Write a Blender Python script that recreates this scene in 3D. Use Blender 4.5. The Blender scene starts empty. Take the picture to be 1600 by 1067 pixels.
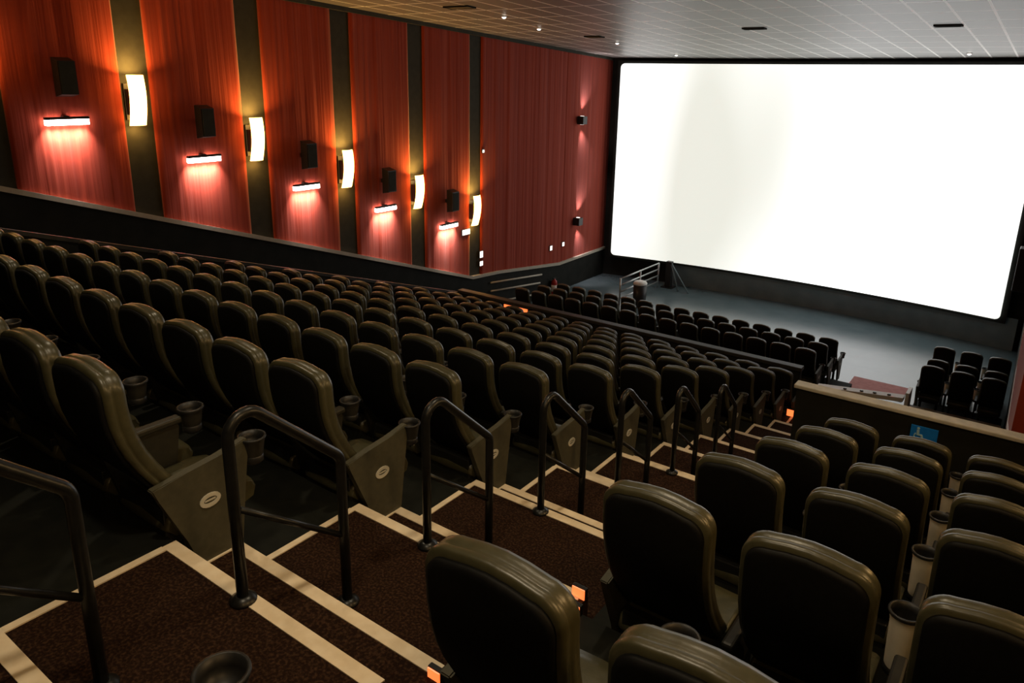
import bpy, bmesh, math, random
from mathutils import Vector, Matrix
random.seed(7)
S = bpy.context.scene
C = S.collection
PI = math.pi
ZC = 7.5                      # camera height above the front floor

# ------------------------------------------------------------------ materials
def nmat(name):
    m = bpy.data.materials.new(name); m.use_nodes = True
    nt = m.node_tree; nt.nodes.clear()
    out = nt.nodes.new('ShaderNodeOutputMaterial')
    b = nt.nodes.new('ShaderNodeBsdfPrincipled')
    nt.links.new(b.outputs[0], out.inputs[0])
    return m, nt, b

def mat(name, c1, c2=None, rough=.6, scale=20., bump=0., spec=.5, metal=0., stretch=(1, 1, 1), lo=.35, hi=.65, coat=0.):
    m, nt, b = nmat(name)
    b.inputs['Roughness'].default_value = rough
    b.inputs['Specular IOR Level'].default_value = spec
    b.inputs['Metallic'].default_value = metal
    b.inputs['Coat Weight'].default_value = coat
    c2 = c2 or tuple(x*.8 for x in c1)
    tc = nt.nodes.new('ShaderNodeTexCoord'); mp = nt.nodes.new('ShaderNodeMapping')
    mp.inputs['Scale'].default_value = stretch
    n = nt.nodes.new('ShaderNodeTexNoise'); n.inputs['Scale'].default_value = scale
    n.inputs['Detail'].default_value = 4
    r = nt.nodes.new('ShaderNodeValToRGB')
    r.color_ramp.elements[0].position = lo; r.color_ramp.elements[1].position = hi
    r.color_ramp.elements[0].color = (*c1, 1); r.color_ramp.elements[1].color = (*c2, 1)
    L = nt.links.new
    L(tc.outputs['Object'], mp.inputs[0]); L(mp.outputs[0], n.inputs['Vector'])
    L(n.outputs['Fac'], r.inputs[0]); L(r.outputs[0], b.inputs['Base Color'])
    if bump:
        bp = nt.nodes.new('ShaderNodeBump'); bp.inputs['Strength'].default_value = bump
        bp.inputs['Distance'].default_value = .01
        L(n.outputs['Fac'], bp.inputs['Height']); L(bp.outputs[0], b.inputs['Normal'])
    return m

def emat(name, col, strength, base=(.8, .8, .8)):
    m, nt, b = nmat(name)
    b.inputs['Base Color'].default_value = (*base, 1)
    b.inputs['Emission Color'].default_value = (*col, 1)
    b.inputs['Emission Strength'].default_value = strength
    return m

M = {}
M['leather'] = mat('olive_black_leather', (.052, .049, .024), (.066, .061, .031), .36, 30, .12, .6)
M['shell'] = mat('black_seat_shell', (.004, .004, .004), (.006, .006, .0055), .6, 40, .05, .2)
M['frame'] = mat('black_metal_frame', (.010, .010, .009), (.014, .014, .012), .5, 40, 0, .4)
M['panel'] = mat('olive_end_panel', (.062, .058, .036), (.075, .070, .044), .6, 25, .05, .4)
M['arm'] = mat('dark_armrest', (.016, .015, .010), (.022, .020, .013), .5, 30, 0, .4)
M['emblem'] = mat('pale_emblem', (.55, .53, .45), (.6, .58, .5), .4, 30)
M['cup'] = mat('cream_plastic', (.80, .73, .60), (.86, .79, .66), .5, 18, 0, .4)
M['cupdark'] = mat('dark_plastic', (.018, .017, .014), (.026, .024, .019), .5, 18, 0, .4)
M['black'] = mat('black_plastic', (.010, .010, .010), (.016, .016, .016), .45, 30)
M['rail'] = mat('dark_painted_steel', (.014, .015, .015), (.022, .023, .023), .34, 30, 0, .6, .5)
M['silver'] = mat('brushed_steel', (.45, .48, .48), (.55, .58, .58), .35, 40, 0, .5, .8)
M['vinyl'] = mat('dark_terrace_vinyl', (.006, .007, .005), (.010, .011, .008), .8, 12, .1, .2)
M['carpet'] = mat('brown_carpet', (.016, .007, .004), (.060, .030, .016), .95, 75, .5, .1, lo=.45, hi=.72)
M['stripe'] = mat('beige_nosing', (.78, .64, .44), (.88, .75, .55), .6, 14, .05, .4)
M['wallblack'] = mat('black_wall', (.012, .013, .011), (.018, .019, .016), .8, 3, .1, .2)
M['wallstrip'] = mat('dark_grey_green_wall', (.040, .041, .032), (.050, .050, .040), .85, 6, .1, .2)
M['screenwall'] = mat('dark_teal_paint', (.15, .22, .25), (.19, .27, .30), .6, 2, .05, .4)
M['frontfloor'] = mat('grey_front_floor', (.085, .125, .14), (.11, .15, .165), .24, 1.5, .02, 1.)
M['trim'] = mat('grey_beige_trim', (.44, .40, .33), (.50, .46, .38), .6, 8, 0, .4)
M['captop'] = mat('worn_cap_rail', (.50, .49, .44), (.60, .58, .52), .5, 10, 0, .4)
M['darkcap'] = mat('dark_cap_rail', (.028, .028, .025), (.040, .040, .035), .5, 10, 0, .4)
M['pink'] = mat('pink_mat', (.50, .17, .15), (.60, .24, .21), .8, 8)  # pink stands for red light falling on the front floor
M['whitepaint'] = mat('white_paint', (.78, .78, .74), (.85, .85, .81), .5, 8)
M['beige'] = mat('beige_paint', (.26, .22, .15), (.32, .27, .19), .6, 5)
M['signblue'] = mat('sign_blue', (.008, .20, .80), (.012, .23, .86), .4, 20)
M['signwhite'] = mat('sign_light_blue', (.40, .68, .85), (.45, .72, .88), .4, 20)
M['red'] = mat('extinguisher_red', (.35, .012, .010), (.42, .018, .014), .35, 20)
M['sconce'] = emat('amber_diffuser', (1., .50, .11), 14.)
M['led'] = emat('white_led', (1., .86, .80), 16.)
M['orange'] = emat('orange_step_lens', (1., .16, .03), 1.6)
M['dot'] = emat('small_white_lamp', (1., .90, .82), 1.6)
M['downlight'] = emat('downlight_lens', (1., .95, .85), 7.)

def fabric_mat():
    m, nt, b = nmat('red_pleated_fabric')
    b.inputs['Roughness'].default_value = .9; b.inputs['Specular IOR Level'].default_value = .15
    b.inputs['Sheen Weight'].default_value = .15
    tc = nt.nodes.new('ShaderNodeTexCoord'); mp = nt.nodes.new('ShaderNodeMapping')
    mp.inputs['Scale'].default_value = (1, 9, .12)
    n = nt.nodes.new('ShaderNodeTexNoise'); n.inputs['Scale'].default_value = 1.6; n.inputs['Detail'].default_value = 5
    r = nt.nodes.new('ShaderNodeValToRGB')
    r.color_ramp.elements[0].position = .3; r.color_ramp.elements[1].position = .7
    r.color_ramp.elements[0].color = (.26, .030, .014, 1); r.color_ramp.elements[1].color = (.36, .050, .024, 1)
    bp = nt.nodes.new('ShaderNodeBump'); bp.inputs['Strength'].default_value = .6; bp.inputs['Distance'].default_value = .03
    L = nt.links.new
    L(tc.outputs['Object'], mp.inputs[0]); L(mp.outputs[0], n.inputs['Vector']); L(n.outputs['Fac'], r.inputs[0])
    L(r.outputs[0], b.inputs['Base Color']); L(n.outputs['Fac'], bp.inputs['Height']); L(bp.outputs[0], b.inputs['Normal'])
    return m
M['fabric'] = fabric_mat()

def ceiling_mat():
    m, nt, b = nmat('ceiling_tiles')
    b.inputs['Roughness'].default_value = .42; b.inputs['Specular IOR Level'].default_value = .7
    tc = nt.nodes.new('ShaderNodeTexCoord'); mp = nt.nodes.new('ShaderNodeMapping')
    mp.inputs['Location'].default_value = (.10, .1, 0)
    br = nt.nodes.new('ShaderNodeTexBrick')
    br.offset = 0.; br.squash = 1.
    br.inputs['Scale'].default_value = 1.
    br.inputs['Brick Width'].default_value = .632; br.inputs['Row Height'].default_value = 1.264
    br.inputs['Mortar Size'].default_value = .026; br.inputs['Mortar Smooth'].default_value = .1
    br.inputs['Color1'].default_value = (.20, .198, .188, 1); br.inputs['Color2'].default_value = (.24, .236, .224, 1)
    br.inputs['Mortar'].default_value = (.95, .95, .91, 1)
    L = nt.links.new
    L(tc.outputs['Object'], mp.inputs[0]); L(mp.outputs[0], br.inputs['Vector']); L(br.outputs['Color'], b.inputs['Base Color'])
    return m
M['ceiling'] = ceiling_mat()

def screen_mat():
    m, nt, b = nmat('lit_projection_screen')
    b.inputs['Base Color'].default_value = (.75, .75, .75, 1); b.inputs['Roughness'].default_value = .9
    tc = nt.nodes.new('ShaderNodeTexCoord')
    mp = nt.nodes.new('ShaderNodeMapping'); mp.inputs['Location'].default_value = (4.2, 0, 1.); mp.inputs['Scale'].default_value = (1, 1, .35)
    n = nt.nodes.new('ShaderNodeTexNoise'); n.inputs['Scale'].default_value = .19; n.inputs['Detail'].default_value = 1
    r = nt.nodes.new('ShaderNodeValToRGB')
    r.color_ramp.elements[0].position = .33; r.color_ramp.elements[1].position = .74
    r.color_ramp.elements[0].color = (.78, .80, .72, 1); r.color_ramp.elements[1].color = (1.7, 1.72, 1.7, 1)
    L = nt.links.new
    L(tc.outputs['Object'], mp.inputs[0]); L(mp.outputs[0], n.inputs['Vector']); L(n.outputs['Fac'], r.inputs[0]); L(r.outputs[0], b.inputs['Emission Color'])
    b.inputs['Emission Strength'].default_value = 1.0
    return m
M['screen'] = screen_mat()

# ------------------------------------------------------------------ mesh helpers
def obj(name, bm, material, parent=None, smooth=False):
    me = bpy.data.meshes.new(name)
    bmesh.ops.recalc_face_normals(bm, faces=bm.faces)
    bm.to_mesh(me); bm.free()
    mats = material if isinstance(material, (list, tuple)) else [material]
    for m in mats: me.materials.append(m)
    if smooth:
        for p in me.polygons: p.use_smooth = True
    o = bpy.data.objects.new(name, me); C.objects.link(o)
    if parent: o.parent = parent
    return o

def add_box(bm, x0, x1, y0, y1, z0, z1, mi=0, bev=0.):
    vs = [bm.verts.new((x, y, z)) for z in (z0, z1) for y in (y0, y1) for x in (x0, x1)]
    idx = [(0, 2, 3, 1), (4, 5, 7, 6), (0, 1, 5, 4), (2, 6, 7, 3), (0, 4, 6, 2), (1, 3, 7, 5)]
    fs = [bm.faces.new([vs[i] for i in q]) for q in idx]
    for f in fs: f.material_index = mi
    if bev:
        es = list({e for f in fs for e in f.edges})
        r = bmesh.ops.bevel(bm, geom=es, offset=bev, segments=2, affect='EDGES', profile=.5)
        for f in r['faces']: f.material_index = mi
    return vs

def box(name, x0, x1, y0, y1, z0, z1, m, parent=None, bev=0.):
    bm = bmesh.new(); add_box(bm, x0, x1, y0, y1, z0, z1, 0, bev)
    return obj(name, bm, m, parent)

def add_prism(bm, pts, axis, a, b, mi=0):
    """extrude a 2-D polygon between a and b along an axis ('x': pts are (y,z); 'y': (x,z); 'z': (x,y))"""
    def P(p, t):
        return (t, p[0], p[1]) if axis == 'x' else (p[0], t, p[1]) if axis == 'y' else (p[0], p[1], t)
    A = [bm.verts.new(P(p, a)) for p in pts]; B = [bm.verts.new(P(p, b)) for p in pts]
    fs = [bm.faces.new(A), bm.faces.new(B[::-1])]
    n = len(pts)
    for i in range(n): fs.append(bm.faces.new((A[i], B[i], B[(i+1) % n], A[(i+1) % n])))
    for f in fs: f.material_index = mi
    return fs

def add_tube(bm, pts, r, seg=10, mi=0, caps=True):
    pts = [Vector(p) for p in pts]; rings = []; up = None
    for i, p in enumerate(pts):
        t = (pts[min(i+1, len(pts)-1)] - pts[max(i-1, 0)]).normalized()
        if up is None:
            up = Vector((1, 0, 0)) if abs(t.x) < .8 else Vector((0, 0, 1))
        u = (up - t*up.dot(t)).normalized(); v = t.cross(u); up = u
        rings.append([bm.verts.new(p + (u*math.cos(2*PI*k/seg) + v*math.sin(2*PI*k/seg))*r) for k in range(seg)])
    for a, b in zip(rings, rings[1:]):
        for k in range(seg):
            f = bm.faces.new((a[k], a[(k+1) % seg], b[(k+1) % seg], b[k])); f.material_index = mi; f.smooth = True
    if caps:
        bm.faces.new(rings[0]); bm.faces.new(rings[-1][::-1])

def add_lathe(bm, prof, cx=0, cy=0, z0=0, seg=20, mi=0, caps=True):
    rings = [[bm.verts.new((cx + r*math.cos(2*PI*k/seg), cy + r*math.sin(2*PI*k/seg), z0 + z)) for k in range(seg)] for r, z in prof]
    for a, b in zip(rings, rings[1:]):
        for k in range(seg):
            f = bm.faces.new((a[k], a[(k+1) % seg], b[(k+1) % seg], b[k])); f.material_index = mi; f.smooth = True
    for r in (rings[0], rings[-1]) if caps else ():
        if (r[0].co - r[seg//2].co).length > 1e-4:
            bm.faces.new(r).material_index = mi

def arc(c, r, a0, a1, n, plane):
    return [plane(c[0] + r*math.cos(a0 + (a1-a0)*i/n), c[1] + r*math.sin(a0 + (a1-a0)*i/n)) for i in range(n+1)]

def thing(name, label, cat, loc=(0, 0, 0), rz=0., group=None):
    o = bpy.data.objects.new(name, None); C.objects.link(o)
    o.location = loc; o.rotation_euler = (0, 0, rz); o.empty_display_size = .1
    o['label'] = label; o['category'] = cat
    if group: o['group'] = group
    return o

def tag(o, label, cat, group=None):
    o['label'] = label; o['category'] = cat
    if group: o['group'] = group
    return o

def struct(o, label=None, cat=None):
    o['kind'] = 'structure'
    if label: o['label'] = label
    if cat: o['category'] = cat
    return o

def dup(root, loc, label, group=None):
    r = root.copy(); C.objects.link(r); r.location = loc; r['label'] = label
    if group: r['group'] = group
    for ch in list(root.children):
        c = ch.copy(); C.objects.link(c); c.parent = r
        for g in list(ch.children):
            d = g.copy(); C.objects.link(d); d.parent = c
    return r

# ------------------------------------------------------------------ hall geometry
DY, DZ = 1.115, .3585
def row_z(k): return ZC - 2.101 - DZ*k           # platform the seats of row k stand on
def row_e(k): return 1.505 + DY*k                # front edge of that platform
AX0, AX1 = -3.0, -1.60                            # stepped aisle between the two seat blocks
XL, XP = -14.0, -11.2                            # left wall; parapet at the end of the left block
def ceil_z(y): return ZC + .76 + .057*(25.5 - y)

# terraces under the seats
bm = bmesh.new()
for k in range(-3, 12):
    add_box(bm, XP, AX0, row_e(k-1), row_e(k), -.2, row_z(k))
for k in range(-3, 7):
    y1 = row_e(k) if k < 6 else 8.2
    add_box(bm, AX1, 1.2, row_e(k-1), y1, -.2, row_z(k))
struct(obj('floor_terraces', bm, M['vinyl']))
# carpeted stepped aisle: one landing and one half step for each row
bm = bmesh.new()
for k in range(-3, 12):
    x1 = AX1 if k < 6 else -1.9
    add_box(bm, AX0, x1, row_e(k-1), row_e(k), -.2, row_z(k))
    add_box(bm, AX0, x1, row_e(k), row_e(k)+.325, -.2, row_z(k)-DZ/2)
for j in range(1, 6):
    add_box(bm, AX0, -1.9, row_e(11)+.325*j, row_e(11)+.325*(j+1), -.2, row_z(11)-DZ/2-DZ/2*j*.9)
struct(obj('floor_aisle', bm, M['carpet']))
# pale nosings and edge lines of the aisle
bm = bmesh.new()
for k in range(-2, 12):
    x1 = AX1 - .03 if k < 6 else -1.93
    z = row_z(k); e = row_e(k)
    add_box(bm, AX0, x1, e-.062, e+.004, z-.006, z+.005)
    add_box(bm, AX0, x1, e+.325-.062, e+.329, z-DZ/2-.006, z-DZ/2+.005)
    add_box(bm, AX0-.005, AX0+.035, row_e(k-1)+.325, e-.062, z-.004, z+.006)
    add_box(bm, AX0-.005, AX0+.035, e, e+.265, z-DZ/2-.004, z-DZ/2+.006)
struct(obj('trim_1', bm, M['stripe']))
# front floor: slightly raked steps for the front rows, flat in front of the screen
FZ = {0: .37, 1: .19, 2: .02}
bm = bmesh.new()
add_box(bm, XL-.3, 1.3, 13.0, 26.6, -.3, 0)
add_box(bm, -1.9, 1.2, 8.2, 13.0, -.3, 0)
struct(obj('floor', bm, M['frontfloor']))
bm = bmesh.new()
add_box(bm, -12.4, -3.2, 13.4, 18.05, 0, .37)
add_box(bm, -12.4, -3.2, 18.05, 19.15, 0, .19)
add_box(bm, -1.75, .02, 17.95, 19.12, 0, .19)
struct(obj('floor_front_steps', bm, M['vinyl']))
# sloping passage along the left wall
bm = bmesh.new()
add_prism(bm, [(-3.5, -.3), (17.1, -.3), (17.1, 0.0), (-3.5, row_z(0)+.322*5)], 'x', XL, XP)
struct(obj('floor_passage', bm, M['vinyl']))

# walls
bm = bmesh.new()
add_box(bm, XL-.25, XL, -4, 26.6, -.3, 12)
struct(obj('wall_left', bm, M['wallstrip']))
bm = bmesh.new()
add_box(bm, XL-.25, 1.4, -4.2, -4, -.3, 12)
struct(obj('wall_back', bm, M['wallblack']))
bm = bmesh.new()
add_box(bm, XL-.25, 1.4, 26.4, 26.6, -.3, 12)
struct(obj('wall_front', bm, M['wallblack']))
bm = bmesh.new()
add_box(bm, 1.2, 1.4, -4, 9.2, -.3, 12)
struct(obj('wall_right', bm, M['wallblack']))
bm = bmesh.new()
add_prism(bm, [(.16, 9.2), (1.2, 9.2), (1.2, 26.4), (.03, 26.4)], 'z', -.3, 12)
struct(obj('wall_right_front', bm, M['wallblack']))
# ceiling, falling gently towards the screen
bm = bmesh.new()
add_prism(bm, [(-4.2, ceil_z(-4.2)), (26.6, ceil_z(26.6)), (26.6, ceil_z(26.6)+.2), (-4.2, ceil_z(-4.2)+.2)], 'x', XL-.2, 1.4)
struct(obj('ceiling', bm, M['ceiling']))

# black skirt of the left wall, trim line and red pleated panels
def trim_z(y):
    pts = [(-4, ZC-1.99+.3313*9.12), (17.12, ZC-5.96), (18.43, ZC-6.05), (22.07, ZC-6.47), (26.4, ZC-6.43)]
    for (a, za), (b, zb) in zip(pts, pts[1:]):
        if y <= b: return za + (zb-za)*(y-a)/(b-a)
    return pts[-1][1]
ks = [-4, 17.12, 18.43, 22.07, 26.4]
bm = bmesh.new()
add_prism(bm, [(y, trim_z(y)-.02) for y in ks] + [(26.4, -.2), (-4, -.2)], 'x', XL, XL+.06)
struct(obj('baseboard_left', bm, M['wallblack']))
bm = bmesh.new()
add_prism(bm, [(y, trim_z(y)+.05) for y in ks] + [(y, trim_z(y)-.04) for y in reversed(ks)], 'x', XL+.0, XL+.12)
struct(obj('trim_2', bm, M['trim']))
# cornice where the left wall meets the ceiling
bm = bmesh.new()
add_prism(bm, [(-4, ceil_z(-4)-.10), (26.4, ceil_z(26.4)-.10), (26.4, ceil_z(26.4)), (-4, ceil_z(-4))], 'x', XL, XL+.10)
struct(obj('trim_3', bm, M['wallstrip']))

def pleated(y0, y1, zt, zb, x, sgn, seed):
    """a fabric panel with uneven vertical pleats standing on the wall plane x"""
    rnd = random.Random(seed); bm = bmesh.new(); cols = []
    y = y0
    ys = [y0]
    while y < y1 - .03:
        y = min(y + rnd.uniform(.035, .10), y1); ys.append(y)
    for i, y in enumerate(ys):
        d = .045 + (.022*rnd.random() if i % 2 else -.008*rnd.random())
        n = 6; a, b = zb(y), zt(y)
        cols.append([bm.verts.new((x + sgn*(d + .004*math.sin(3*j + i)), y, a + (b-a)*j/n)) for j in range(n+1)])
    for a, b in zip(cols, cols[1:]):
        for j in range(len(a)-1): bm.faces.new((a[j], b[j], b[j+1], a[j+1])).smooth = True
    for c in (cols[0], cols[-1]):                     # returns to the wall
        w = [bm.verts.new((x, v.co.y, v.co.z)) for v in c]
        for j in range(len(c)-1): bm.faces.new((c[j], c[j+1], w[j+1], w[j]))
    return bm
PAN = [(-4.0, 1.98, None), (2.56, 4.47, None), (5.12, 7.04, None), (7.60, 9.52, None), (10.10, 11.98, None),
       (12.58, 14.53, None), (15.09, 17.04, None), (17.58, 25.55, None)]
plab = ['red pleated wall panel behind the camera at the top of the left wall',
        'red pleated wall panel at the far left, cut by the picture edge',
        'red pleated wall panel left of the first, largest amber sconce',
        'red pleated wall panel between the first and second amber sconces',
        'red pleated wall panel between the second and third amber sconces',
        'red pleated wall panel between the third and fourth amber sconces',
        'red pleated wall panel between the fourth and fifth amber sconces',
        'wide red pleated wall panel between the fifth amber sconce and the screen']
for i, (a, b, _) in enumerate(PAN):
    if i == 0: continue
    o = obj('wall_panel', pleated(a, b, lambda y: ceil_z(y)-.10, lambda y: trim_z(y)+.05, XL, 1, 10+i), M['fabric'])
    tag(o, plab[i], 'wall panel', 'red pleated panels on the left wall')
# right wall near the screen: red panel above a pale trim
def rx(y): return .16 - .13*(y-9.2)/17.2
def rtrim(y):
    pts = [(9.2, ZC-3.75), (12, ZC-4.65), (15, ZC-4.75), (17.5, ZC-3.95), (26.4, ZC-3.9)]
    for (a, za), (b, zb) in zip(pts, pts[1:]):
        if y <= b: return za + (zb-za)*(y-a)/(b-a)
bm = bmesh.new(); ky = [9.15, 12, 15, 17.5, 25.4]
up = [bm.verts.new((rx(y)-.05, y, rtrim(max(y, 9.2)))) for y in ky]
tp = [bm.verts.new((rx(y)-.05, y, ceil_z(y)-.05)) for y in ky]
for i in range(4): bm.faces.new((up[i], up[i+1], tp[i+1], tp[i]))
a2 = [bm.verts.new((1.2, 9.15, v.co.z)) for v in (up[0], tp[0])]
bm.faces.new((up[0], tp[0], a2[1], a2[0]))
o = obj('wall_panel', bm, M['fabric']); tag(o, 'red wall panel on the right wall at the picture edge beside the screen', 'wall panel')
bm = bmesh.new()
for a, b in zip(ky, ky[1:]):
    za, zb = rtrim(max(a, 9.2)), rtrim(b)
    vs = [bm.verts.new(p) for p in ((rx(a)-.062, a, za-.04), (rx(b)-.062, b, zb-.04), (rx(b)-.062, b, zb+.04), (rx(a)-.062, a, za+.04),
                                    (rx(a), a, za-.04), (rx(b), b, zb-.04), (rx(b), b, zb+.04), (rx(a), a, za+.04))]
    for q in ((0, 1, 2, 3), (0, 1, 5, 4), (3, 2, 6, 7), (0, 3, 7, 4), (1, 2, 6, 5)): bm.faces.new([vs[i] for i in q])
struct(obj('trim_4', bm, M['whitepaint']))

# ------------------------------------------------------------------ the screen and the wall under it
SX0, SX1, SZ0, SZ1 = -13.50, -.55, ZC-6.62, ZC+.56
def sy(x, off=0.):
    t = (x - (SX0+SX1)/2)/((SX1-SX0)/2)
    return 25.80 - .6*t*t + off
scr = thing('projection_screen', 'huge curved white projection screen glowing on the front wall', 'screen', (-7, 25.5, ZC-3))
def screen_grid(x0, x1, z0, z1, off, rad, nx=64, nz=10):
    bm = bmesh.new(); cols = []
    for i in range(nx+1):
        x = x0 + (x1-x0)*.5*(1-math.cos(PI*i/nx))
        # rounded corners
        d = min(x-x0, x1-x); ins = 0.
        if d < rad: ins = rad - math.sqrt(max(rad*rad - (rad-d)**2, 0))
        cols.append([bm.verts.new((x, sy(x, off), z0+ins + (z1-z0-2*ins)*j/nz)) for j in range(nz+1)])
    for a, b in zip(cols, cols[1:]):
        for j in range(nz): bm.faces.new((a[j], b[j], b[j+1], a[j+1])).smooth = True
    return bm
def reparent(o, p):
    o.parent = p; o.matrix_parent_inverse = Matrix.Translation(p.location).inverted(); return o
reparent(obj('screen_surface', screen_grid(SX0, SX1, SZ0, SZ1, 0, .15), M['screen']), scr)
reparent(obj('masking', screen_grid(SX0-.14, SX1+.16, SZ0-.10, SZ1+.10, .06, .02), M['wallblack']), scr)
# painted apron wall below the screen, curved like it, and the black surround
bm = screen_grid(-11.3, SX1+.45, -.05, SZ0+.1, .12, .001)
struct(obj('wall_screen_apron', bm, M['screenwall']))
bm = screen_grid(XL+.05, .1, -.05, 9.5, .30, .001)
struct(obj('wall_screen_surround', bm, M['wallblack']))

# ------------------------------------------------------------------ low walls
o = box('wall_parapet_front', XP, -3.1, 13.27, 13.40, 0, ZC-5.06, M['wallblack']); struct(o)
o = box('trim_5', XP-.03, -3.08, 13.24, 13.43, ZC-5.06, ZC-4.99, M['darkcap'], bev=.012); struct(o)
bm = bmesh.new()
def para(y): return ZC - 2.02 - .318*(y-3.75)
add_prism(bm, [(-3.5, para(-3.5)-.06), (13.27, para(13.27)-.06), (13.27, 0), (-3.5, 0)], 'x', XP-.08, XP)
struct(obj('wall_parapet_left', bm, M['wallblack']))
bm = bmesh.new()
add_prism(bm, [(-3.5, para(-3.5)-.06), (13.3, para(13.3)-.06), (13.3, para(13.3)), (-3.5, para(-3.5))], 'x', XP-.10, XP+.02)
struct(obj('trim_6', bm, M['darkcap']))
CW = ZC-3.34
o = box('wall_parapet_right', -1.93, 1.2, 8.2, 8.34, 0, CW+.01, M['wallblack']); struct(o)
o = box('trim_7', -1.96, 1.2, 8.18, 8.345, CW+.01, CW+.055, M['captop'], bev=.01); struct(o)
# side of the stair beyond the parapet
bm = bmesh.new()
add_prism(bm, [(8.34, 0), (13.3, 0), (13.3, row_z(11)+.05), (8.34, row_z(6)-.05)], 'x', -1.93, -1.86)
struct(obj('wall_stair_side', bm, M['wallblack']))

# blue accessible-seating sign on the parapet
sg = thing('accessible_seating_sign', 'small blue wheelchair sign on the dark low wall at right', 'sign', (-.62, 8.195, CW-.16))
box('sign_plate', -.125, .125, -.012, .004, -.085, .085, M['signblue'], sg)
bm = bmesh.new()
def add_disc(bm, cx, cz, r, y0, y1, n=16):
    add_prism(bm, [(cx + r*math.cos(2*PI*i/n), cz + r*math.sin(2*PI*i/n)) for i in range(n)], 'y', y0, y1)
add_disc(bm, -.055, .062, .014, -.016, -.010)
add_prism(bm, [(-.068, .042), (-.044, .042), (-.040, .0), (-.012, .0), (.006, -.05), (-.010, -.056), (-.026, -.016), (-.064, -.016)], 'y', -.016, -.010)
for i in range(16):
    a0, a1 = PI*.75 + i*PI*1.05/16, PI*.75 + (i+1)*PI*1.05/16
    add_prism(bm, [(-.045 + .046*math.cos(a0), -.026 + .046*math.sin(a0)), (-.045 + .046*math.cos(a1), -.026 + .046*math.sin(a1)),
                   (-.045 + .034*math.cos(a1), -.026 + .034*math.sin(a1)), (-.045 + .034*math.cos(a0), -.026 + .034*math.sin(a0))], 'y', -.016, -.010)
obj('wheelchair_pictogram', bm, M['signwhite'], sg)

# ------------------------------------------------------------------ the cinema seat
def backy(z): return .80*max(0., 1.10-z)**2 - .05*max(0., z-1.10)
def outline(w, z0, z1, rt, rb, n=7):
    """rounded rectangle in (x, z), counter-clockwise, top corners rt, bottom rb"""
    h = w/2; P = []
    def cor(cx, cz, r, a0):
        for i in range(n+1):
            a = a0 + PI/2*i/n; P.append((cx + r*math.cos(a), cz + r*math.sin(a)))
    cor(h-rt, z1-rt, rt, 0); 
    for i in range(1, 4):
        t = i/4; P.append((h-rt - (w-2*rt)*t, z1 + .018*math.sin(PI*t)))
    cor(-h+rt, z1-rt, rt, PI/2)
    for i in range(1, 8): P.append((-h, z1-rt - (z1-rt-z0-rb)*i/8))
    cor(-h+rb, z0+rb, rb, PI)
    cor(h-rb, z0+rb, rb, PI*1.5)
    for i in range(1, 8): P.append((h, z0+rb + (z1-rt-z0-rb)*i/8))
    return P
def ring_solid(rings):
    """rings: list of (outline args, depth); closed solid following the curve of the back"""
    bm = bmesh.new(); R = []
    for (w, z0, z1, rt, rb), d in rings:
        R.append([bm.verts.new((x, backy(z) + d, z)) for x, z in outline(w, z0, z1, rt, rb)])
    for a, b in zip(R, R[1:]):
        n = len(a)
        for k in range(n): bm.faces.new((a[k], a[(k+1) % n], b[(k+1) % n], b[k])).smooth = True
    for r, d in ((R[0], rings[0][1]), (R[-1], rings[-1][1])):
        # fill with strips between the left and right halves so the curve is kept
        n = len(r); c = [bm.verts.new((0, backy(v.co.z) + d, v.co.z)) for v in r]
        for k in range(n):
            try: bm.faces.new((r[k], r[(k+1) % n], c[(k+1) % n], c[k])).smooth = True
            except ValueError: pass
    bmesh.ops.remove_doubles(bm, verts=bm.verts, dist=.0005)
    return bm
W, B0, B1 = .465, .47, 1.235
def pad_bm():
    return ring_solid([((W-.07, B0+.03, B1-.030, .06, .04), .016), ((W-.014, B0+.006, B1-.006, .085, .045), .018), ((W, B0, B1, .09, .05), .030), ((W, B0, B1, .09, .05), .046),
                       ((W-.010, B0+.005, B1-.005, .086, .045), .052), ((W, B0, B1, .09, .05), .058), ((W, B0, B1, .09, .05), .090),
                       ((W-.016, B0+.008, B1-.008, .085, .045), .108), ((W-.06, B0+.03, B1-.03, .07, .035), .118), ((W-.14, B0+.07, B1-.07, .05, .03), .122)])
def shell_bm():
    return ring_solid([((W-.075, B0-.02, B1-.045, .06, .04), -.004), ((W-.045, B0-.03, B1-.026, .075, .045), .002), ((W-.04, B0-.03, B1-.024, .076, .045), .020)])
def cushion_bm():
    bm = bmesh.new(); w = .44
    prof = [(.20, .40), (.22, .455), (.32, .462), (.48, .470), (.62, .472), (.685, .455), (.705, .41), (.69, .365), (.62, .345), (.40, .34), (.24, .35)]
    xs = [(-w/2, .93), (-w/2+.018, .985), (-w/2+.05, 1.), (0, 1.02), (w/2-.05, 1.), (w/2-.018, .985), (w/2, .93)]
    cols = [[bm.verts.new((x, .45 + (y-.45)*s, .41 + (z-.41)*(s if abs(x) > .01 else 1.12))) for y, z in prof] for x, s in xs]
    n = len(prof)
    for a, b in zip(cols, cols[1:]):
        for k in range(n): bm.faces.new((a[k], a[(k+1) % n], b[(k+1) % n], b[k])).smooth = True
    bm.faces.new(cols[0]); bm.faces.new(cols[-1][::-1])
    return bm
def frame_bm():
    bm = bmesh.new()
    add_box(bm, -.20, .20, .24, .58, .30, .345, 0, .008)          # seat pan
    add_box(bm, -.19, -.14, .30, .38, .03, .31, 0, .006); add_box(bm, .14, .19, .30, .38, .03, .31, 0, .006)
    add_box(bm, -.22, .22, .24, .46, 0, .03, 0, .008)            # floor plate
    add_box(bm, -.20, .20, .21, .26, .30, .50, 0, .006)          # hinge bar
    return bm
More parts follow.
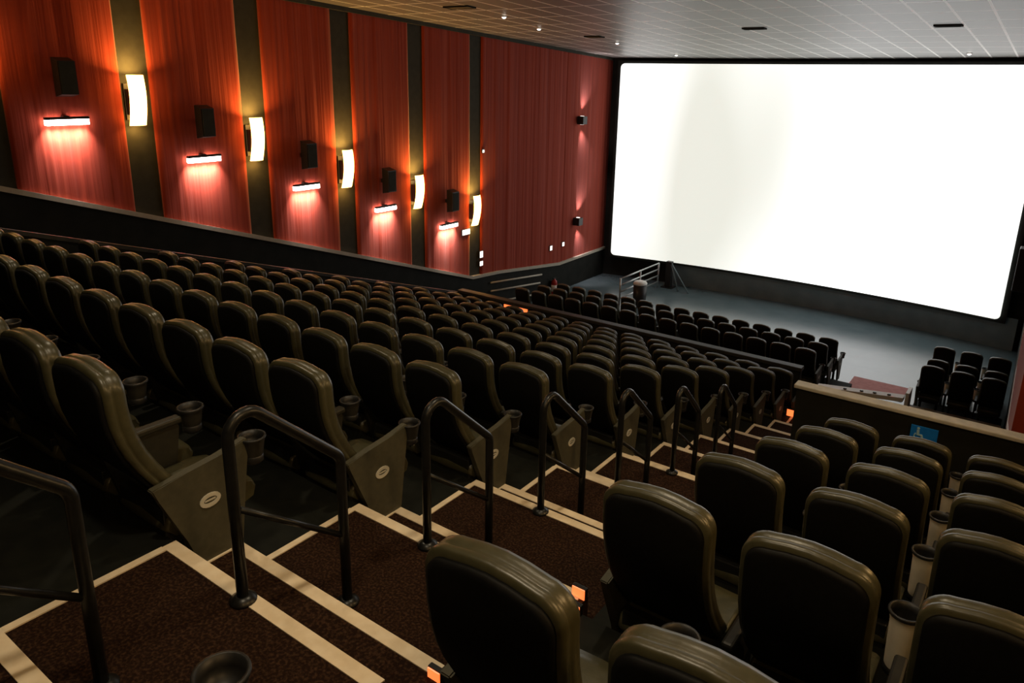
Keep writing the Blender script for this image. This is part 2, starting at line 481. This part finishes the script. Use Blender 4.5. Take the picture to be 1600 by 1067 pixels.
def armrest_bm(x, L=.60):
    bm = bmesh.new()
    if L < .55:                                              # low armrest behind a tall cup
        add_prism(bm, [(.17, .60), (.48, .60), (.48, .52), (.45, .10), (.30, .10), (.19, .52)], 'x', x-.014, x+.014)
        add_box(bm, x-.026, x+.026, .13, L, .60, .635, 0, .012)
        return bm
    add_prism(bm, [(.17, .655), (.575, .675), (.585, .64), (.50, .10), (.32, .10), (.19, .60)], 'x', x-.014, x+.014)
    add_box(bm, x-.03, x+.03, .15, .60, .66, .70, 0, .012)
    return bm
def end_panel_bm(x, s):
    bm = bmesh.new()
    pts = [(.13, .665), (.30, .685), (.46, .70), (.62, .735), (.635, .70), (.60, .52), (.555, .20), (.53, .05), (.36, .05), (.27, .34), (.16, .60)]
    fs = add_prism(bm, pts, 'x', x-.022, x+.022)
    bmesh.ops.bevel(bm, geom=list({e for f in fs for e in f.edges}), offset=.006, segments=2, affect='EDGES')
    return bm
def emblem_bm(x, s):
    bm = bmesh.new(); n = 18; cy, cz = .40, .50
    a, b = .055, .036
    for i in range(n):
        t0, t1 = 2*PI*i/n, 2*PI*(i+1)/n
        q = [(cy + u*math.cos(t), cz + v*math.sin(t)) for t, u, v in ((t0, a, b), (t1, a, b), (t1, a*.62, b*.45), (t0, a*.62, b*.45))]
        add_prism(bm, q, 'x', x, x + s*.005)
    add_prism(bm, [(cy-.028, cz-.004), (cy+.028, cz-.004), (cy+.028, cz+.004), (cy-.028, cz+.004)], 'x', x, x+s*.004)
    return bm
def cup_bm(x, tall=True, dz=0.):
    bm = bmesh.new(); y, z = .665, .72 + dz
    h = .29 if tall else .12
    add_lathe(bm, [(.046, -h+.02), (.050, -h+.03), (.056, -.05), (.062, -.018), (.066, -.012)], x, y, z, 22, 0, False)
    # black rim, dark inside and foot ring
    add_lathe(bm, [(.066, -.014), (.070, -.004), (.069, .004), (.060, .004), (.056, -.03), (.048, -h+.06), (.001, -h+.058)], x, y, z, 22, 1, False)
    add_lathe(bm, [(.047, -h+.022), (.050, -h+.018), (.050, -h-.01), (.040, -h-.02), (.001, -h-.02)], x, y, z, 22, 1, False)
    return bm
meshes = {}
def seat_proto(name, side, end, cupm):
    """side +1: armrest on the right of the seat (towards +x), -1: on the left; end: aisle-side end panel"""
    t = thing(name, '', 'seat')
    def part(n, key, fn, m, par, sm=False):
        if key in meshes:
            o = bpy.data.objects.new(n, meshes[key]); C.objects.link(o); o.parent = par; return o
        o = obj(n, fn(), m, par, sm); meshes[key] = o.data; return o
    part('backrest', 'pad', pad_bm, M['leather'], t)
    part('back_shell', 'shell', shell_bm, M['shell'], t)
    part('seat_cushion', 'cushion', cushion_bm, M['leather'], t)
    part('frame', 'frame', frame_bm, M['frame'], t)
    x = side*.288 + (.012 if side < 0 else 0)
    cupk = 'cup%d%s' % (side, cupm)
    if end:
        e = part('end_panel', 'endp%d' % side, lambda: end_panel_bm(side*.262, side), M['panel'], t)
        m = part('emblem', 'emb%d' % side, lambda: emblem_bm(side*.284, side), M['emblem'], e)
        m['label'] = 'pale oval ring emblem'
        c = part('cup_holder', 'cupe%d%s' % (side, cupm), lambda: cup_bm(side*.262, False, 0 if side > 0 else -.10), [M['cupdark' if side > 0 else 'black'], M['black']], e)
    else:
        a = part('armrest', 'arm%d' % side, lambda: armrest_bm(x, .60 if cupm == 'cupdark' else .50), M['arm'] if cupm == 'cupdark' else M['frame'], t)
        c = part('cup_holder', cupk, lambda: cup_bm(x + (-.024 if side < 0 else 0), cupm == 'cup'), [M[cupm], M['black']], a)
    return t

ORD = ['first', 'second', 'third', 'fourth', 'fifth', 'sixth', 'seventh', 'eighth', 'ninth', 'tenth', 'eleventh', 'twelfth',
       'thirteenth', 'fourteenth', 'fifteenth', 'sixteenth']
P_lm = seat_proto('cinema_seat', 1, False, 'cupdark'); P_le = seat_proto('cinema_seat', 1, True, 'cupdark')
P_rm = seat_proto('cinema_seat', -1, False, 'cup'); P_re = seat_proto('cinema_seat', -1, True, 'cup')
used = set()
def put(p, loc, label, group):
    if p not in used:
        used.add(p); p.location = loc; p['label'] = label; p['group'] = group; return p
    return dup(p, loc, label, group)

# camera model, used to leave out seats wholly outside the frame
cam = bpy.data.objects.new('camera', bpy.data.cameras.new('camera')); C.objects.link(cam)
S.camera = cam
FOC, CX, CY = 1156.28, 799.89, 451.48
def set_cam():
    yaw, pit, rol = math.radians(YAW), math.radians(PIT), math.radians(ROL)
    fw = Vector((math.sin(yaw)*math.cos(pit), math.cos(yaw)*math.cos(pit), -math.sin(pit)))
    rt = Vector((math.cos(yaw), -math.sin(yaw), 0)); upv = rt.cross(fw)
    r2 = rt*math.cos(rol) + upv*math.sin(rol); u2 = -rt*math.sin(rol) + upv*math.cos(rol)
    m = Matrix((r2, u2, -fw)).transposed().to_4x4(); m.translation = (0, 0, ZC)
    cam.matrix_world = m
    cam.data.sensor_width = 36; cam.data.lens = FOC/1600*36
    cam.data.shift_x = -(CX-800)/1600; cam.data.shift_y = -(533.5-CY)/1600
    cam.data.clip_end = 200
    return r2, u2, fw
YAW, PIT, ROL = -35.92707, 15.95364, 0.98538
CR, CU, CF = set_cam()
def to_px(p):
    v = Vector(p) - Vector((0, 0, ZC)); d = v.dot(CF)
    if d < .15: return None
    return CX + FOC*v.dot(CR)/d, CY - FOC*v.dot(CU)/d
def seat_seen(loc):
    for x in (-.3, .3):
        for y in (0, .7):
            for z in (.3, 1.24):
                q = to_px((loc[0]+x, loc[1]+y, loc[2]+z))
                if q and -10 < q[0] < 1610 and -10 < q[1] < 1077: return True
    return False

y0 = lambda k: .17 + DY*k
for k in range(1, 12):
    for i in range(14):
        loc = (-3.262 - .572*i, y0(k), row_z(k))
        if not seat_seen(loc): continue
        pos = 'on the aisle' if i == 0 else ORD[i] + ' from the aisle'
        put(P_le if i == 0 else P_lm, loc, 'dark leather seat, %s, in the left block\'s %s row from the camera' % (pos, ORD[k-1]),
            'seats of the large left block')
RXC = [-1.21, -1.0, -1.04, -1.07, -1.08, -1.09, -1.10]
for k in range(1, 7):
    for i in range(3):
        loc = (RXC[k] + .582*i, y0(k), row_z(k))
        if not seat_seen(loc): continue
        pos = 'on the aisle' if i == 0 else ORD[i] + ' from the aisle'
        put(P_re if i == 0 else P_rm, loc, 'dark leather seat, %s, in the right block\'s %s row from the camera' % (pos, ORD[k-1]),
            'seats of the right block behind the low wall')
P_rb = seat_proto('cinema_seat', -1, False, 'black')
put(P_rb, (-1.10, y0(0)-.062, row_z(0)), 'nearest aisle seat of the right block, only its black cup holder showing', 'seats of the right block behind the low wall')
for r, (yy, zz) in enumerate(((16.9, .37), (18.05, .19), (19.15, 0.))):
    for i in range(15):
        pos = 'rightmost' if i == 0 else ORD[i] + ' from its right end'
        rn = ('row right behind the long low wall', 'middle row', 'row nearest the screen')[r]
        put(P_le if i == 0 else P_lm, (-3.90 - .572*i, yy, zz), 'black seat, %s, front block, %s' % (pos, rn), 'seats of the front block')
for r, (yy, zz) in enumerate(((18.05, .19), (19.15, 0.), (20.25, 0.))):
    for i in range(3):
        put(P_re if i == 0 else P_rm, (-1.42 + .585*i, yy, zz),
            'black seat, %s column, %s row of the small front block by the right wall' % (('left', 'middle', 'right')[i], ('nearest', 'middle', 'farthest')[r]),
            'seats of the small block by the right wall')

# ------------------------------------------------------------------ aisle handrails
def handrail(k, label):
    x = -2.40; y = 1.455 + DY*k; z = row_z(k)
    t = thing('handrail', label, 'handrail', (x, y, z), 0, 'handrails down the aisle')
    pl = lambda a, b: (0, a, b)
    yb, zl = .545, -DZ                                        # front post foot on the next landing
    H = .82; r = .085
    sl = math.atan2(-.40, .44)                                # slope of the top bar
    pts = [(0, 0, 0), (0, 0, .4), (0, 0, H-r)] + arc((r, H-r), r, PI, PI/2 + sl, 8, pl)[1:]
    # front bend
    px, pz = yb, .40
    c = (px-r, None)
    end = arc((0, 0), r, PI/2 + sl, 0, 6, pl)
    # position the front arc so that the sloped bar is tangent to it
    a0 = pts[-1]; cy = px-r
    top = (cy + r*math.cos(PI/2+sl), 0)
    zz = a0[2] + (top[0]-a0[1])*math.tan(sl)
    cz = zz - r*math.sin(PI/2+sl)
    pts += [(0, cy + p[1], cz + p[2]) for p in end]
    pts += [(0, px, .1), (0, px, zl)]
    bm = bmesh.new(); add_tube(bm, pts, .024, 12); obj('tube_frame', bm, M['rail'], t)
    bm = bmesh.new(); add_tube(bm, [(0, .02, .42), (0, px-.02, .03)], .014, 10); obj('crossbar', bm, M['rail'], t)
    for yy, z1 in ((0, 0), (px, zl)):
        bm = bmesh.new(); add_lathe(bm, [(.024, .03), (.030, .028), (.056, .012), (.056, 0), (.001, 0)], 0, yy, z1, 18)
        obj('floor_flange', bm, M['rail'], t)
rl = ['black steel handrail cut by the left edge of the picture', 'black steel handrail nearest the camera shown whole, beside the first oval emblem',
      'second whole black handrail down the aisle', 'third whole black handrail down the aisle', 'fourth whole black handrail down the aisle',
      'fifth whole black handrail down the aisle', 'last, farthest black handrail down the aisle']
for j, k in enumerate(range(-1, 6)): handrail(k, rl[j])

# ------------------------------------------------------------------ step lights
def step_light(loc, label, w=.10, h=.05, d='y'):
    t = thing('step_light', label, 'step light', loc, 0, 'orange step lights')
    box('housing', -w/2-.005, w/2+.005, -.03, -.005, -h/2-.005, h/2+.005, M['black'], t, .004)
    box('lens', -w/2, w/2, -.036, -.028, -h/2, h/2, M['orange'], t)
    return t
step_light((-1.62, 1.79, ZC-2.26), 'orange step light at the lower left corner of the nearest right-block seat', .06, .045)
step_light((-1.640, 2.94, ZC-2.61), 'upper of two orange step lights right of the nearest right-block seat', .075, .06)
step_light((-1.48, 2.63, ZC-2.44), 'lower of two orange step lights right of the nearest right-block seat', .05, .06)
step_light((-2.93, row_e(10)-.02, row_z(10)+.075), 'nearer orange glowing step light at the bottom of the aisle', .30, .12)
step_light((-2.90, row_e(11)-.25, row_z(11)+.14), 'farther orange glowing step light at the bottom of the aisle', .26, .16)
t = thing('marker_light', 'orange glowing marker light on the long low wall at the front', 'light', (-9.45, 13.235, ZC-5.12))  # no lamp: glowing box added where a stair nosing is lit orange
box('housing', -.36, .36, -.03, .03, -.10, .07, M['black'], t, .006)
box('lens', -.33, .33, -.045, -.025, -.075, .055, M['orange'], t)

# ------------------------------------------------------------------ left wall: sconces, speakers, LED bars
def sconce(y, zc, label, group='amber wall sconces', x=XL, s=1):
    t = thing('wall_sconce', label, 'wall lamp', (x, y, zc), 0 if s > 0 else PI, group)
    box('back_plate', .0, .05, -.13, .13, -.36, .30, M['black'], t, .01)
    box('bracket', .04, .22, -.12, .10, -.26, .20, M['black'], t, .008)
    bm = bmesh.new(); n = 8; nz = 12
    # a shield curved both ways, its foot drawn in to the wall
    def pt(u, v, off):
        px = .17 + .17*math.sin(PI*(.10 + .62*v)) - .05*u*u - off
        return (px, .155*u*(1-off), -.45 + .90*v)
    A = [[bm.verts.new(pt(-1+2*i/n, j/nz, 0)) for i in range(n+1)] for j in range(nz+1)]
    B_ = [[bm.verts.new(pt(-1+2*i/n, j/nz, .016)) for i in range(n+1)] for j in range(nz+1)]
    for G in (A, B_):
        for j in range(nz):
            for i in range(n): bm.faces.new((G[j][i], G[j][i+1], G[j+1][i+1], G[j+1][i])).smooth = True
    for j in range(nz):
        bm.faces.new((A[j][0], A[j+1][0], B_[j+1][0], B_[j][0])); bm.faces.new((A[j][n], A[j+1][n], B_[j+1][n], B_[j][n]))
    for i in range(n):
        bm.faces.new((A[0][i], A[0][i+1], B_[0][i+1], B_[0][i])); bm.faces.new((A[nz][i], A[nz][i+1], B_[nz][i+1], B_[nz][i]))
    obj('diffuser', bm, M['sconce'], t)
    return t
sl_ = ['largest amber wall sconce, on the first dark strip from the left', 'second amber wall sconce from the left', 'third amber wall sconce from the left',
       'fourth amber wall sconce from the left', 'fifth, smallest amber wall sconce, nearest the screen']
for i in range(5):
    sconce(7.22 + 2.475*i, ZC - .52 - .833*i, sl_[i])
sconce(4.75, ZC+.30, 'amber wall sconce on the dark strip just beyond the left picture edge')

def speaker(y, z, label, group='black speakers on the left wall'):
    t = thing('wall_speaker', label, 'speaker', (XL, y, z), 0, group)
    box('bracket', .03, .22, -.03, .03, -.05, .05, M['black'], t, .004)
    bm = bmesh.new()
    add_prism(bm, [(.20, -.30), (.42, -.26), (.42, .28), (.20, .34)], 'y', -.14, .14)
    obj('cabinet', bm, M['black'], t)
    bm = bmesh.new(); add_prism(bm, [(.421, -.24), (.432, -.24), (.432, .26), (.421, .26)], 'y', -.12, .12)
    obj('grille', bm, M['wallstrip'], t)
    return t
def led_bar(y, z, label, group='white LED bars under the speakers'):
    t = thing('led_bar', label, 'wall lamp', (XL, y, z), 0, group)
    box('bracket', .04, .16, -.05, .05, .04, .10, M['black'], t)
    box('housing', .12, .20, -.36, .36, .04, .085, M['black'], t, .006)
    box('tube', .10, .20, -.35, .35, -.055, .045, M['led'], t, .01)
    return t
sp = ['leftmost', 'second', 'third', 'fourth', 'fifth']
for i in range(5):
    y = 6.02 + 2.49*i; z = ZC - .86 - .823*i
    led_bar(y - .02, z, '%s white LED bar%s on the red wall, below a speaker' % (sp[i], '' if i == 0 else ' from the left'))
    speaker(y - .02, z + .72, 'black box speaker above the %s white LED bar%s' % (sp[i], '' if i == 0 else ' from the left'))
# two up-and-down spotlight cubes beside the screen
for zz, lb in ((ZC-1.42, 'upper black up and down spotlight on the red wall beside the screen'), (ZC-5.05, 'lower black up and down spotlight on the red wall beside the screen')):
    t = thing('wall_spotlight', lb, 'wall lamp', (XL, 23.15, zz), 0, 'spotlights beside the screen')
    box('cube_body', .04, .30, -.14, .14, -.14, .14, M['black'], t, .01)
    for s in (1, -1):
        bm = bmesh.new(); add_lathe(bm, [(.07, 0), (.07, s*.012), (.001, s*.012)], .17, 0, s*.138, 16)
        obj('lens', bm, M['dot'], t)
# small lit fittings on the red wall
for y, z, w, h, lb in ((21.53, -5.79, .12, .16, 'left of two small white wall lights low on the wide red panel'),
                       (22.33, -5.78, .12, .14, 'right of two small white wall lights low on the wide red panel'),
                       (17.56, -5.30, .14, .20, 'upper small white light on the last dark strip'),  # plain wall square, no lamp; its glow is put in
                       (17.56, -5.59, .14, .14, 'lower small white light on the last dark strip'),  # second square, also made to glow without being a lamp
                       (16.82, -4.48, .34, .16, 'small white light just below the fifth amber sconce'),
                       (17.63, -2.14, .08, .08, 'tiny light high on the last dark strip')):
    t = thing('wall_light', lb, 'wall lamp', (XL+.05, y, ZC+z), 0, 'small lights on the left wall')
    box('housing', 0, .03, -w/2-.02, w/2+.02, -h/2-.02, h/2+.02, M['black'], t, .004)
    box('lens', .025, .045, -w/2, w/2, -h/2, h/2, M['dot'], t, .006)
# wall handrails in the passage
for i, (ya, yb, za, zb) in enumerate(((18.0, 20.9, -6.30, -6.62), (18.0, 20.8, -6.58, -6.90), (18.5, 20.5, -7.02, -7.26))):
    t = thing('wall_rail', '%s of three grey rails on the dark wall below the wide red panel' % ('topmost', 'middle', 'lowest')[i], 'rail', (XL+.06, ya, ZC+za), 0, 'grey rails on the dark left wall')
    bm = bmesh.new(); add_tube(bm, [(.07, 0, 0), (.07, yb-ya, zb-za)], .03, 10); obj('rail_bar', bm, M['trim'], t)
    for f in (.1, .9):
        bm = bmesh.new(); add_tube(bm, [(0, (yb-ya)*f, (zb-za)*f), (.07, (yb-ya)*f, (zb-za)*f)], .015, 8); obj('bracket', bm, M['black'], t)
# fire extinguisher
t = thing('fire_extinguisher', 'red fire extinguisher with pale label standing against the dark left wall', 'fire extinguisher', (XL+.22, 21.6, 0.))
bm = bmesh.new(); add_lathe(bm, [(.001, 0), (.10, 0), (.11, .02), (.11, .44), (.09, .52), (.04, .57), (.035, .60), (.001, .60)], 0, 0, 0, 20); obj('cylinder_body', bm, M['red'], t)
bm = bmesh.new(); add_lathe(bm, [(.112, .14), (.113, .14), (.113, .38), (.112, .38)], 0, 0, 0, 20); o = obj('paper_label', bm, M['whitepaint'], t)
bm = bmesh.new(); add_box(bm, -.02, .02, -.10, .05, .61, .64, 0, .004); add_box(bm, -.015, .015, -.03, .03, .58, .62); obj('valve_handle', bm, M['black'], t)
bm = bmesh.new(); add_tube(bm, [(0, .04, .60), (0, .12, .58), (0, .15, .50), (0, .15, .30)], .012, 8); obj('hose', bm, M['black'], t)
box('wall_bracket', -.16, -.10, -.05, .05, .2, .5, M['black'], t)

# ------------------------------------------------------------------ front left: silver rails, bin, screen support
t = thing('guard_railing', 'silver guard railing with four bars left below the screen', 'railing', (-11.35, 22.0, 0))
p0, p1 = Vector((0, 0, 0)), Vector((.05, 2.9, 0))
for h in (.22, .46, .70, .93):
    bm = bmesh.new(); add_tube(bm, [p0 + Vector((0, 0, h)), p1 + Vector((0, 0, h))], .028, 10); obj('bar', bm, M['silver'], t)
for f in (0, .5, 1):
    q = p0.lerp(p1, f); bm = bmesh.new(); add_tube(bm, [q, q + Vector((0, 0, .95))], .03, 10); obj('post', bm, M['silver'], t)
t = thing('litter_bin', 'black litter bin with pale domed top near the silver railing', 'bin', (-10.75, 22.3, 0))
bm = bmesh.new(); add_lathe(bm, [(.001, 0), (.19, 0), (.22, .02), (.23, .78), (.001, .78)], 0, 0, 0, 22); obj('bin_body', bm, M['black'], t)
bm = bmesh.new(); add_lathe(bm, [(.235, .78), (.24, .82), (.20, .88), (.10, .91), (.001, .915)], 0, 0, 0, 22); obj('lid', bm, M['whitepaint'], t)
t = thing('screen_support', 'dark screen support post with slanting braces under the screen', 'support', (-11.0, 25.2, 0))
box('post', -.11, .11, -.09, .09, 0, 1.0, M['black'], t, .01)
box('foot_plate', -.22, .22, -.2, .2, 0, .03, M['black'], t)
for e in (.55, .95):
    bm = bmesh.new(); add_tube(bm, [(.08, -.05, .95), (e, -.35, .02)], .028, 8); obj('brace', bm, M['screenwall'], t)

# ------------------------------------------------------------------ front right: entrance ramp, kerb, floor patch painted as red-lit, wall speaker
o = box('wall_ramp_side', -3.05, -1.62, 14.75, 14.87, 0, ZC-5.86, M['beige']); struct(o)
t = thing('ramp_rail', 'white rail with dark studs along the entrance ramp, behind the right low wall', 'rail', (-3.0, 14.7, ZC-5.86))
bm = bmesh.new(); add_prism(bm, [(-.10, -.06), (1.45, .12), (1.45, .20), (-.10, .02)], 'y', 0, .20); obj('rail_cap', bm, M['whitepaint'], t)
for q in (.42, .72, .95, 1.2):
    bm = bmesh.new(); add_lathe(bm, [(.001, .03), (.03, .03), (.035, 0), (.001, 0)], q, .07, .02 + q*.116, 10); obj('stud', bm, M['black'], t)
o = tag(box('floor_mat', -3.35, -2.05, 19.2, 20.2, 0.002, .022, M['pink'], bev=.006), 'pink mat on the front floor beyond the white ramp rail', 'mat')  # thin slab on the floor, red light put into its colour
o = tag(box('kerb_panel', -1.84, -1.76, 17.75, 18.2, 0, .80, M['whitepaint'], bev=.01), 'white panel at the left end of the small right front block', 'panel')
o = box('wall_kerb', -1.74, .03, 17.80, 17.92, 0, .42, M['wallblack']); struct(o)
o = box('trim_8', -1.74, .03, 17.77, 17.95, .42, .48, M['beige'], bev=.01); struct(o)
t = thing('wall_speaker', 'black wall speaker at the right picture edge beside the screen', 'speaker', (rx(20.3)-.05, 20.3, ZC-4.0))
box('cabinet', -.36, -.06, -.2, .2, -.55, .45, M['black'], t, .02)
box('bracket', -.08, .0, -.06, .06, -.1, .1, M['black'], t)

# ------------------------------------------------------------------ ceiling fittings
def vent(x, y, label, w=.52, d=.22):
    t = thing('ceiling_vent', label, 'ceiling vent', (x, y, ceil_z(y)), 0, 'dark ceiling vents')
    t.rotation_euler = (-math.atan(.057), 0, 0)
    bm = bmesh.new()
    for a, b, c, e in ((-w/2, w/2, -d/2, -d/2+.03), (-w/2, w/2, d/2-.03, d/2), (-w/2, -w/2+.03, -d/2, d/2), (w/2-.03, w/2, -d/2, d/2)):
        add_box(bm, a, b, c, e, -.03, 0)
    obj('vent_frame', bm, M['wallblack'], t)
    box('vent_back', -w/2+.02, w/2-.02, -d/2+.02, d/2-.02, -.012, -.002, M['black'], t)
    for q in range(4):
        bm = bmesh.new(); yy = -d/2 + .05 + q*(d-.1)/3
        add_prism(bm, [(yy-.015, -.004), (yy-.01, -.001), (yy+.015, -.024), (yy+.01, -.028)], 'x', -w/2+.03, w/2-.03)
        obj('louvre', bm, M['black'], t)
vent(-6.20, 17.95, 'dark ceiling vent above the middle of the screen')
vent(-2.28, 18.21, 'dark ceiling vent at upper right above the screen')
vent(-11.01, 18.9, 'dark ceiling vent above the left end of the screen', .5, .3)
vent(-11.11, 13.2, 'dark ceiling vent in the amber-lit left part of the ceiling', .7, .3)
def downlight(x, y, label):
    t = thing('downlight', label, 'ceiling lamp', (x, y, ceil_z(y)), 0, 'small ceiling downlights')
    bm = bmesh.new(); add_lathe(bm, [(.06, 0), (.075, -.015), (.06, -.02), (.052, -.006), (.052, 0)], 0, 0, 0, 16); obj('trim_ring', bm, M['whitepaint'], t)
    bm = bmesh.new(); add_lathe(bm, [(.042, -.003), (.045, -.015), (.042, -.035), (.028, -.048), (.001, -.054)], 0, 0, 0, 16); obj('lens', bm, M['downlight'], t)
for x, y, lb in ((-10.95, 24.3, 'small ceiling downlight over the left end of the screen'), (-2.42, 24.2, 'small ceiling downlight over the right part of the screen'),
                 (-11.05, 14.75, 'small ceiling downlight in the amber part of the ceiling, right of the left vent'),
                 (-11.55, 16.95, 'small ceiling downlight in the ceiling above the wide red panel'),
                 (-11.15, 20.5, 'small ceiling downlight next to the vent at the screen\'s left end')):
    downlight(x, y, lb)

# ------------------------------------------------------------------ lights the hall has
def area(name, loc, rot, sx, syz, power, col, spread=180):
    l = bpy.data.lights.new(name, 'AREA'); l.shape = 'RECTANGLE'; l.size = sx; l.size_y = syz
    l.energy = power; l.color = col; l.spread = math.radians(spread)
    o = bpy.data.objects.new(name, l); C.objects.link(o); o.location = loc; o.rotation_euler = rot; return o
def spot(name, loc, target, power, col, ang, blend=.5, rad=.05):
    l = bpy.data.lights.new(name, 'SPOT'); l.energy = power; l.color = col; l.spot_size = math.radians(ang); l.spot_blend = blend
    l.shadow_soft_size = rad
    o = bpy.data.objects.new(name, l); C.objects.link(o); o.location = loc
    o.rotation_euler = (Vector(target)-Vector(loc)).to_track_quat('-Z', 'Y').to_euler(); return o
WARM = (1., .82, .56)
# recessed ceiling lamps over the seating
for x, y in ((-1.7, .9), (-1.7, 3.8), (-1.2, 7.6), (-5.5, 3.0), (-9.5, 3.0), (-6.0, 8.0)):
    spot('ceiling_lamp', (x, y, ceil_z(y)-.05), (x, y, 0), 150, WARM, 110, .8, .12)
for i in range(5):
    y = 6.0 + 2.49*i; z = ZC - .86 - .823*i
    area('led_throw', (XL+.17, y, z-.07), (0, math.radians(25), 0), .10, .66, 22, (1., .86, .80), 80)
    y = 7.22 + 2.475*i; z = ZC - .52 - .833*i
    area('sconce_up', (XL+.26, y, z+.40), (PI, 0, 0), .14, .24, 38, (1., .50, .11), 150)
    area('sconce_down', (XL+.17, y, z-.42), (0, 0, 0), .10, .2, 6, (1., .50, .11), 150)
for i, y in enumerate((-.6, 1.9, 4.4, 6.9)):
    z = row_z(0) - .322*(y-1.505) + 2.6
    sconce(y, z, '%s amber sconce from the back on the right wall beside the right seat block' % ORD[i], 'amber sconces on the right wall', 1.2, -1)
    area('sconce_glow', (1.2-.40, y, z), (0, PI/2, 0), .5, .26, 11, (1., .74, .42), 170)
for zz in (ZC-1.42, ZC-5.05):
    spot('spot_up', (XL+.20, 23.20, zz+.16), (XL+.05, 24.0, zz+2.2), 130, (1, .80, .80), 62, .9, .05)
    spot('spot_down', (XL+.20, 23.20, zz-.16), (XL+.05, 24.0, zz-2.2), 110, (1, .80, .80), 62, .9, .05)
w = bpy.data.worlds.new('world'); S.world = w; w.use_nodes = True
w.node_tree.nodes['Background'].inputs[0].default_value = (0, 0, 0, 1)

S.view_settings.view_transform = 'Standard'; S.view_settings.look = 'None'
S.view_settings.exposure = 0.; S.view_settings.gamma = 1.
S.view_settings.use_curve_mapping = False
for p in (P_lm, P_le, P_rm, P_re):
    assert p in used
